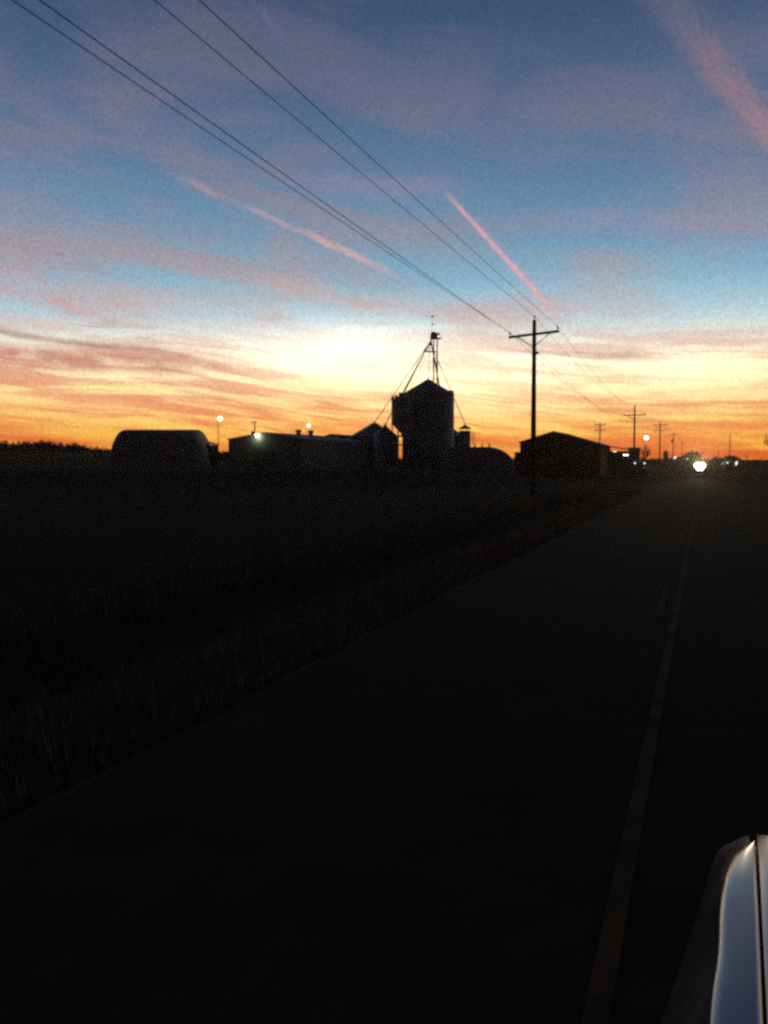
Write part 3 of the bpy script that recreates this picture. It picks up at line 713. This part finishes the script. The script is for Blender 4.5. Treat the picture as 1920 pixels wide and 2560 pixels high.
# ------------------------------------------------------------------ trees
def make_tree(name, label, seed, h, spread, group=None, dense=4, thick=1.0, leaf=0.0):
    rn = random.Random(seed); t = thing(name, label, 'tree', group=group)
    tr, cr = MB(), MB()
    def grow(p, d, L, r, lev):
        q = p + d*L*0.5 + Vector((rn.uniform(-.06, .06), rn.uniform(-.06, .06), 0))*L
        e = q + (d + Vector((rn.uniform(-.25, .25), rn.uniform(-.25, .25), rn.uniform(-.05, .15)))).normalized()*L*0.5
        (tr if lev < 2 else cr).tube([p, q, e], [r, r*0.8, r*0.6], 5 if lev < 2 else 3, cap=False)
        if lev >= dense:
            if leaf:
                for _ in range(3):
                    c = e + Vector((rn.gauss(0, 1), rn.gauss(0, 1), rn.gauss(0, 1)))*leaf*0.6
                    a1 = Vector((rn.gauss(0, 1), rn.gauss(0, 1), rn.gauss(0, 1)))*leaf*0.5; b1 = Vector((rn.gauss(0, 1), rn.gauss(0, 1), rn.gauss(0, 1)))*leaf*0.5
                    cr.add([c, c+a1, c+a1*0.4+b1, c+b1], [(0, 1, 2, 3)])
            return
        nb = 3 if lev < dense-1 else 4
        for k in range(nb):
            a = rn.uniform(0, 6.28); s = spread*rn.uniform(0.6, 1.25)
            nd = (d + Vector((math.cos(a)*s, math.sin(a)*s, rn.uniform(-0.1, 0.25)))).normalized()
            st = p.lerp(e, rn.uniform(0.55, 1.0)) if k else e
            grow(st, nd, L*rn.uniform(0.58, 0.82), r*0.58, lev+1)
    grow(Vector((0, 0, -0.2)), Vector((0, 0, 1)), h*0.30, h*0.022*thick, 0)
    tr.build('trunk', M['bark'], t); cr.build('crown', M['bark'], t, recalc=False)
    top = max(v[2] for v in cr.v)
    t['h'] = top
    return t, top
LT = 'bare deciduous tree in the dark wood along the left horizon'
GT = 'bare trees of the wood on the left horizon'
protos = []
for s in range(4):
    t, top = make_tree('bare_tree', LT, 100+s, 8.0, 0.6, GT, 5, 1.8)
    protos.append((t, top))
rt = random.Random(11)
prof = [(-30, 1101), (0, 1100), (30, 1103), (60, 1099), (85, 1101), (102, 1096), (120, 1099), (138, 1102), (155, 1106), (172, 1105), (192, 1104), (205, 1108), (225, 1115), (240, 1114), (262, 1119), (285, 1121), (300, 1120)]
def prof_y(px):
    for (a, ya), (b, yb) in zip(prof, prof[1:]):
        if a <= px <= b: return ya + (yb-ya)*(px-a)/(b-a)
    return 1121
used = [False]*4
px = -22.0; k = 0
while px < 296:
    D = rt.uniform(335, 390); ip = rt.randrange(4); t, top = protos[ip]
    g = G(px, D); gz = ground_z(g.x, g.y); hh = HZ(prof_y(px) - rt.uniform(-3, 2), D) - gz
    hh = max(hh, 1.5)
    sc = hh/top; loc = Vector((g.x, g.y, gz)); rz = rt.uniform(0, 6.28)
    if not used[ip]:
        t.location = loc; t.rotation_euler = (0, 0, rz); t.scale = (sc*1.25, sc*1.25, sc); used[ip] = True; o = t
    else:
        o = dup(t, loc, rz, scale=(sc*1.25, sc*1.25, sc))
    if 97 < px < 107: o['label'] = 'tallest bare tree on the left horizon, standing up above the wood'
    px += rt.uniform(5.5, 10.5); k += 1
# undergrowth of the wood and hedge rows along the horizon
def thicket(name, label, pxs, D0, D1, yfun, n, seed, blade=0.5):
    rn = random.Random(seed); mb = MB()
    for i in range(n):
        px = rn.uniform(*pxs); D = rn.uniform(D0, D1); g = G(px, D); gz = ground_z(g.x, g.y)
        h = max(HZ(yfun(px), D) - gz, 0.8)*rn.uniform(0.55, 1.0)
        for j in range(3):
            a = rn.uniform(0, 6.28); ln = rn.uniform(0.1, 0.4)*h; wd = rn.uniform(0.12, 0.3)*blade*2
            b = Vector((g.x+rn.uniform(-.8, .8), g.y+rn.uniform(-.8, .8), gz-0.2)); tip = Vector((b.x+math.cos(a)*ln, b.y+math.sin(a)*ln, gz+h*rn.uniform(0.7, 1)))
            dx = RIGHT*wd*rn.choice((-1, 1)); dz = FWD*wd
            mb.add([b-dx*1.5, b+dx*1.5, b+dz, tip-dx*0.5, tip+dx*0.3, tip], [(0, 1, 4, 3), (1, 2, 5, 4), (2, 0, 3, 5)])
    return tag(mb.build(name, M['bark'], recalc=False), label, 'undergrowth', kind='stuff')
thicket('treeline', 'dark undergrowth massed beneath the bare trees on the left', (-60, 590), 330, 400, lambda p: min(prof_y(p)+6, 1123) if p < 285 else 1124.5, 3200, 5)
thicket('hedge_line', 'low dark scrub along the far right horizon', (1600, 1990), 360, 520, lambda p: 1145.5 + (1.6 if p > 1850 else 0), 1800, 6)
thicket('brush_line', 'dark brush behind the farm buildings', (560, 1320), 300, 380, lambda p: 1141, 1500, 8)
t, top = make_tree('bare_tree', 'bare multi-branched tree standing under the warm yard light', 301, 6.0, 0.6, None, 6, 1.3)
g = G(1613, 165); t.location = g; sc = HZ(1110, 165)/top; t.scale = (sc*0.85, sc*0.85, sc)
t, top = make_tree('round_tree', 'round dense tree just above and left of the oncoming headlights', 305, 6.0, 0.95, None, 5, 1.6, 0.7)
g = G(1729, 380); t.location = g; sc = HZ(1124.5, 380)/top; t.scale = (sc*1.15, sc*1.15, sc)
t, top = make_tree('bare_tree', 'tall sparse tree cut by the right edge of the photo', 309, 6.0, 0.5, None, 5, 1.3)
g = G(1938, 260); t.location = g; sc = HZ(1068, 260)/top; t.scale = (sc*0.8, sc*0.8, sc)
for px, py, D, lab, sd in ((1790, 1139, 400, 'small scrubby tree right of the oncoming headlights', 311), (1832, 1136, 420, 'small scrubby tree beside the bare roadside pole', 313), (1604, 1141, 330, 'low shrub left of the far double-armed pole', 315), (1637, 1143, 330, 'low shrub at the foot of the double-armed pole', 317), (1708, 1141, 420, 'low shrub left of the round tree', 319)):
    t, top = make_tree('shrub', lab, sd, 3.0, 0.9, None, 4, 1.6, 0.5); t['category'] = 'shrub'
    g = G(px, D); t.location = g; sc = HZ(py, D)/top; t.scale = (sc*1.6, sc*1.6, sc)

# ------------------------------------------------------------------ vehicles
def make_car(name, label, cat, paint, lamp, h=1.5, hl=0.75, lamp_r=0.13, sep=0.68, group=None):
    t = thing(name, label, cat, group=group)       # nose towards -Y
    k = h/1.5
    side = [(-2.2, 0.3), (-2.25, 0.62), (-2.1, 0.86*k), (-1.1, 1.0*k), (-0.45, 1.45*k), (0.2, 1.5*k), (1.3, 1.45*k), (2.0, 1.02*k), (2.25, 0.92*k), (2.2, 0.3)]
    rows = []
    for y, z in side:
        top = sst(z, 0.95*k, 1.4*k); wd = 0.9 - 0.2*top
        rows.append([Vector((u*wd, y, z)) for u in (-1, -0.96, -0.6, 0, 0.6, 0.96, 1)])
    mb = MB(); mb.grid(rows)
    n = len(side)
    for u in (0, 6):
        mb.f.append(tuple(i*7+u for i in range(n)))
    mb.f.append((0, 6, (n-1)*7+6, (n-1)*7))
    mb.build('body', paint, t)
    MB().add([(-0.80, -1.06, 1.04*k), (0.80, -1.06, 1.04*k), (0.66, -0.50, 1.44*k), (-0.66, -0.50, 1.44*k)], [(0, 1, 2, 3)]).build('windshield', M['glassd'], t)
    for u in (-1, 1):
        for y in (-1.4, 1.4):
            wh = thing('wheel', None, None); wh.parent = t; wh.location = (u*0.86, y, 0.33)
            a = MB(); prof = [(0.2, -0.11), (0.31, -0.11), (0.33, -0.07), (0.33, 0.07), (0.31, 0.11), (0.2, 0.11)]; a.lathe(prof, 20)
            b = MB(); b.lathe([(0.02, -0.09), (0.2, -0.09), (0.2, 0.09), (0.02, 0.09)], 16)
            for q in (a, b): q.v = [(z, x, y2) for x, y2, z in q.v]
            a.build('tyre', M['rubber'], wh); b.build('rim', M['steel'], wh)
        hd = MB(); hd.lathe([(0.01, -0.05), (lamp_r*0.7, -0.04), (lamp_r, 0.0), (lamp_r, 0.08)], 14)
        hd.v = [(x, z, y2) for x, y2, z in hd.v]; hd.v = [(x+u*sep, y2-2.26, z+hl) for x, y2, z in hd.v]
        hd.build('headlight', lamp, t, True)
    MB().box((0, -2.26, 0.42), (1.5, 0.08, 0.16)).build('bumper', M['trim'], t)
    MB().box((0, -2.2, 0.62), (0.9, 0.1, 0.16)).build('grille', M['trim'], t)
    return t
# oncoming car
DC = 150
gc = G(1750, DC); car = make_car('oncoming_car', 'oncoming vehicle with dazzling headlights far down the road', 'car', M['paintd'], M['head'], 1.9, 1.30, 0.47, 0.36)  # lenses oversized, their size stands in for the glare
car.location = (gc.x, gc.y+2.26, 0.05)
for u in (-1, 1):
    MB().tube([(u*0.22, -2.30, 0.80), (u*0.22, -2.22, 0.80)], 0.28, 14).build('extra_glow', M['head'], car)  # added glowing discs that round out the headlight glare
def head_spot(x, power):
    l = bpy.data.lights.new('headlight_beam', 'SPOT'); l.energy = power; l.color = (1.0, 0.80, 0.48); l.spot_size = R(15); l.spot_blend = 1.0; l.shadow_soft_size = 0.12
    o = bpy.data.objects.new('headlight_beam', l); COL.objects.link(o); o.parent = car; o.location = (x, -2.5, 1.3); o.rotation_euler = (R(95), 0, R(180))
    return o
head_spot(-0.36, 30000); head_spot(0.36, 30000)
# parked truck in front of the lean-to, lights on
g = G(1585, 122); tk = make_car('parked_truck', 'parked farm truck with two small white lights before the upright tank', 'truck', M['paintd'], M['dim'], 2.1, HZ(1158, 122), 0.11, 12.0/F*122)
tk.location = g + Vector((0, 2.2, 0)); tk.rotation_euler = (0, 0, HEAD)
g = G(1820, 195); tk = make_car('parked_car', 'parked car with glinting headlights on the right verge', 'car', M['paintd'], M['dim'], 1.9, HZ(1157, 195), 0.16, 10.5/F*195)
tk.location = g + Vector((0, 2.2, 0)); tk.rotation_euler = (0, 0, HEAD)
MB().tube([(10.5/F*195, -2.24, HZ(1161, 195)-0.15), (10.5/F*195+0.3, -2.24, HZ(1153, 195)-0.05)], 0.14, 7).build('extra_glow', M['dim'], tk)

# ------------------------------------------------------------------ the vehicle the photo is taken from: hood and fender
tp = thing('pickup_truck', 'glossy pale vehicle hood and fender at the bottom right, reflecting the sky', 'truck', (0, 0, 0))
ZT = 1.15
XC = 1.0
E_PIX = [(1990, 2100), (1920, 2103), (1887, 2109), (1857, 2121), (1838, 2136), (1827, 2156), (1815, 2184), (1808, 2212), (1803, 2250), (1800, 2300), (1799, 2360), (1795, 2410), (1787, 2460), (1781, 2520), (1777, 2600), (1772, 2760)]
O_PIX = [(1990, 2068), (1920, 2078), (1870, 2089), (1830, 2106), (1798, 2124), (1783, 2156), (1771, 2194), (1760, 2232), (1745, 2280), (1728, 2330), (1712, 2382), (1694, 2430), (1677, 2482), (1655, 2545), (1625, 2630), (1560, 2820)]
ZO = 0.82
Ec = [PZ(x, y, 1.08) for x, y in E_PIX]
for _it in range(8):                  # settle the crease on the crowned surface
    fr_ = Ec[0].y; Ec = [PZ(x, y, ZT - 0.078*math.exp(-(fr_ - e.y)/0.34) - 0.012) for (x, y), e in zip(E_PIX, Ec)]
Oc = [PZ(x, y, ZO) for x, y in O_PIX]
def resample(pts, n, sub=6):
    out = []
    P_ = [pts[0]*2-pts[1]] + pts + [pts[-1]*2-pts[-2]]
    for i in range(1, len(P_)-2):
        for k in range(sub):
            t = k/sub; a, b, c_, d = P_[i-1], P_[i], P_[i+1], P_[i+2]
            out.append(0.5*((2*b) + (c_-a)*t + (2*a-5*b+4*c_-d)*t*t + (3*b-a-3*c_+d)*t**3))
    return out + [pts[-1]]
Ec = resample(Ec, 0); Oc = resample(Oc, 0)
Ec.append(Vector((Ec[-1].x-0.004, 0.45, 1.10))); Oc.append(Vector((Oc[-1].x-0.01, 0.45, ZO)))
FR = Ec[0].y
def hood_z(y): return ZT - 0.078*math.exp(-(FR - y)/0.34)
sa, sb = PZ(1889, 2114, hood_z(FR-0.02)), PZ(1912, 2560, 1.145)
def Xs(y): return sa.x + (sb.x-sa.x)*(sa.y-y)/(sa.y-sb.y)
N_ = len(Ec); seamY = []
ylast = 0.45
fender_rows = []
arc = [0.0]
for a, b in zip(Ec, Ec[1:]): arc.append(arc[-1] + (b-a).length)
k_c = min(range(N_), key=lambda i: abs(Ec[i].x - (sa.x-0.004)))      # where the nose edge meets the seam
for i in range(k_c, N_):
    u = (arc[i]-arc[k_c])/(arc[-1]-arc[k_c])
    ys_ = (Ec[k_c].y-0.004)*(1-u) + ylast*u
    inner = Vector((Xs(ys_)-0.0035, ys_, hood_z(ys_)))
    e = Ec[i].copy(); e.z = hood_z(e.y) - 0.012
    o_ = Oc[i].copy()
    d = Vector((o_.x-e.x, o_.y-e.y, 0)); L_ = d.length; d = d/L_ if L_ > 1e-6 else Vector((-1, 0, 0))
    row = [inner + Vector((0, 0, -0.05)), inner + Vector((0, 0, -0.004)), inner]
    for k in range(1, 6):
        t = k/6; p = inner.lerp(e, t); p.z = hood_z(p.y) - 0.012*t*t*t; row.append(p)
    row.append(e)
    for q, dz in ((0.010, 0.003), (0.020, 0.009), (0.028, 0.018), (0.034, 0.032), (0.040, 0.055)):
        row.append(e + d*min(q, L_*0.5) - Vector((0, 0, dz)))
    base = e + d*min(0.040, L_*0.5) - Vector((0, 0, 0.055))
    for t in (0.15, 0.35, 0.6, 0.85, 1.0):
        p = base.lerp(o_, t); p += d*0.018*math.sin(math.pi*t); p.z = base.z + (ZO-base.z)*t; row.append(p)
    for dn, ins in ((0.10, 0.0), (0.22, -0.01), (0.34, -0.04), (0.40, -0.08)):
        row.append(o_ + d*ins - Vector((0, 0, dn)))
    fender_rows.append(row)
def mirror(rws): return [[Vector((2*XC-p.x, p.y, p.z)) for p in r] for r in rws]
for rws in (fender_rows, mirror(fender_rows)):
    o = MB(); o.grid(rws); o.build('fender', M['silver'], tp, True)
hr = []
ysta = [0.45 + (FR-0.065-0.45)*k/40 for k in range(41)]
for y in ysta:
    z = hood_z(y); x0_ = Xs(y)+0.0035; wd_ = 2*(XC-x0_)
    r_ = [Vector((x0_, y, z-0.05)), Vector((x0_, y, z-0.004)), Vector((x0_+0.002, y, z))]
    for k in range(1, 24):
        q = min(k, 24-k)/12
        bow = 0.05*math.sin(math.pi*k/24)*sst(y, 0.4, 1.5)
        r_.append(Vector((x0_ + wd_*k/24, y, z - 0.001 + 0.018*(1-(1-q)**2))))
    r_ += [Vector((2*XC-x0_-0.002, y, z)), Vector((2*XC-x0_, y, z-0.004)), Vector((2*XC-x0_, y, z-0.05))]
    hr.append(r_)
lastr = hr[-1]
for dy, dz in ((0.012, 0.004), (0.022, 0.012), (0.030, 0.026), (0.034, 0.06), (0.05, 0.16), (0.07, 0.26)):
    hr.append([Vector((p.x, p.y + dy, p.z - dz)) for p in lastr])
o = MB(); o.grid(hr); o.build('hood', M['silver'], tp, True)
# what shows through the seam
for u in (0, 1):
    ip = MB(); ip.grid([[Vector((abs(2*XC*u - (Xs(y)+dx)), y, hood_z(y)-0.035)) for dx in (-0.03, 0.03)] for y in ysta])
    ip.build('inner_panel', M['trim'], tp)
# nose: grille, bumper, headlights
MB().box((XC, FR+0.03, 0.72), (1.1, 0.12, 0.26)).build('grille', M['trim'], tp)
MB().box((XC, FR+0.10, 0.48), (1.6, 0.22, 0.2)).build('bumper', M['steel'], tp)
for u in (-1, 1):
    MB().lathe([(0.01, 0.0), (0.09, 0.01), (0.10, 0.05), (0.10, 0.12)], 20, (0, 0, 0)).build('headlight', M['glassd'], tp, True).matrix_local = Matrix.Translation((XC+u*0.70, FR+0.10, 0.74)) @ Matrix.Rotation(R(90), 4, 'X')
# cab behind the hood, out of the frame
cabx0, cabx1 = 0.10, 1.90
cb = MB()
cb.grid([[Vector((x, y, z)) for x in (cabx0+ins, XC, cabx1-ins)] for y, z, ins in ((0.5, 0.5, 0), (0.5, 1.14, 0.0), (-0.35, 1.85, 0.16), (-1.6, 1.88, 0.16), (-1.75, 1.2, 0), (-1.75, 0.5, 0))])
cb.f.append(tuple(3*i for i in range(6))); cb.f.append(tuple(3*i+2 for i in range(6))); cb.f.append((0, 2, 17, 15))
cb.build('cab', M['silver'], tp)
MB().add([(cabx0+0.12, 0.46, 1.19), (cabx1-0.12, 0.46, 1.19), (cabx1-0.24, -0.31, 1.83), (cabx0+0.24, -0.31, 1.83)], [(0, 1, 2, 3)]).build('windshield', M['glassd'], tp)
MB().box((XC, -2.6, 0.85), (1.8, 1.7, 0.6)).build('truck_bed', M['silver'], tp)
for u in (-1, 1):
    for y in (FR-0.75, -2.5):
        wh = thing('wheel', None, None); wh.parent = tp; wh.location = (XC+u*0.84, y, 0.40)
        a = MB(); a.lathe([(0.24, -0.12), (0.37, -0.12), (0.40, -0.08), (0.40, 0.08), (0.37, 0.12), (0.24, 0.12)], 28)
        b = MB(); b.lathe([(0.02, -0.1), (0.24, -0.1), (0.24, 0.1), (0.02, 0.1)], 20)
        for q in (a, b): q.v = [(z, x, y2) for x, y2, z in q.v]
        a.build('tyre', M['rubber'], wh, True); b.build('rim', M['steel'], wh)

# ------------------------------------------------------------------ haze added to make the lamps glow and lift the darks
hz = MB(); hz.box((-100, 270, 20), (1300, 1340, 42.2))
hm = bpy.data.materials.new('added haze'); hm.use_nodes = True
ht = NT(hm.node_tree); ht.n.clear()
pv = ht.node('ShaderNodeVolumePrincipled'); pv.inputs['Color'].default_value = (0.92, 0.84, 0.74, 1); pv.inputs['Density'].default_value = 0.00010; pv.inputs['Anisotropy'].default_value = 0.85
ho = ht.node('ShaderNodeOutputMaterial'); ht.l.new(pv.outputs[0], ho.inputs['Volume'])
try: hm.cycles.homogeneous_volume = True
except Exception: pass
tag(hz.build('haze', hm), 'thin added haze that gives the lamps their glow', 'haze', kind='stuff')

# ------------------------------------------------------------------ render settings
scene.view_settings.view_transform = 'Standard'; scene.view_settings.look = 'None'
scene.view_settings.exposure = 0.0; scene.view_settings.gamma = 1.0; scene.view_settings.use_curve_mapping = False
try:
    scene.cycles.use_denoising = False
    scene.cycles.filter_width = 2.7
    scene.cycles.volume_bounces = 0
    scene.cycles.max_bounces = 6
    scene.cycles.sample_clamp_indirect = 1.0; scene.cycles.sample_clamp_direct = 8.0; scene.cycles.caustics_reflective = False; scene.cycles.caustics_refractive = False
except Exception: pass
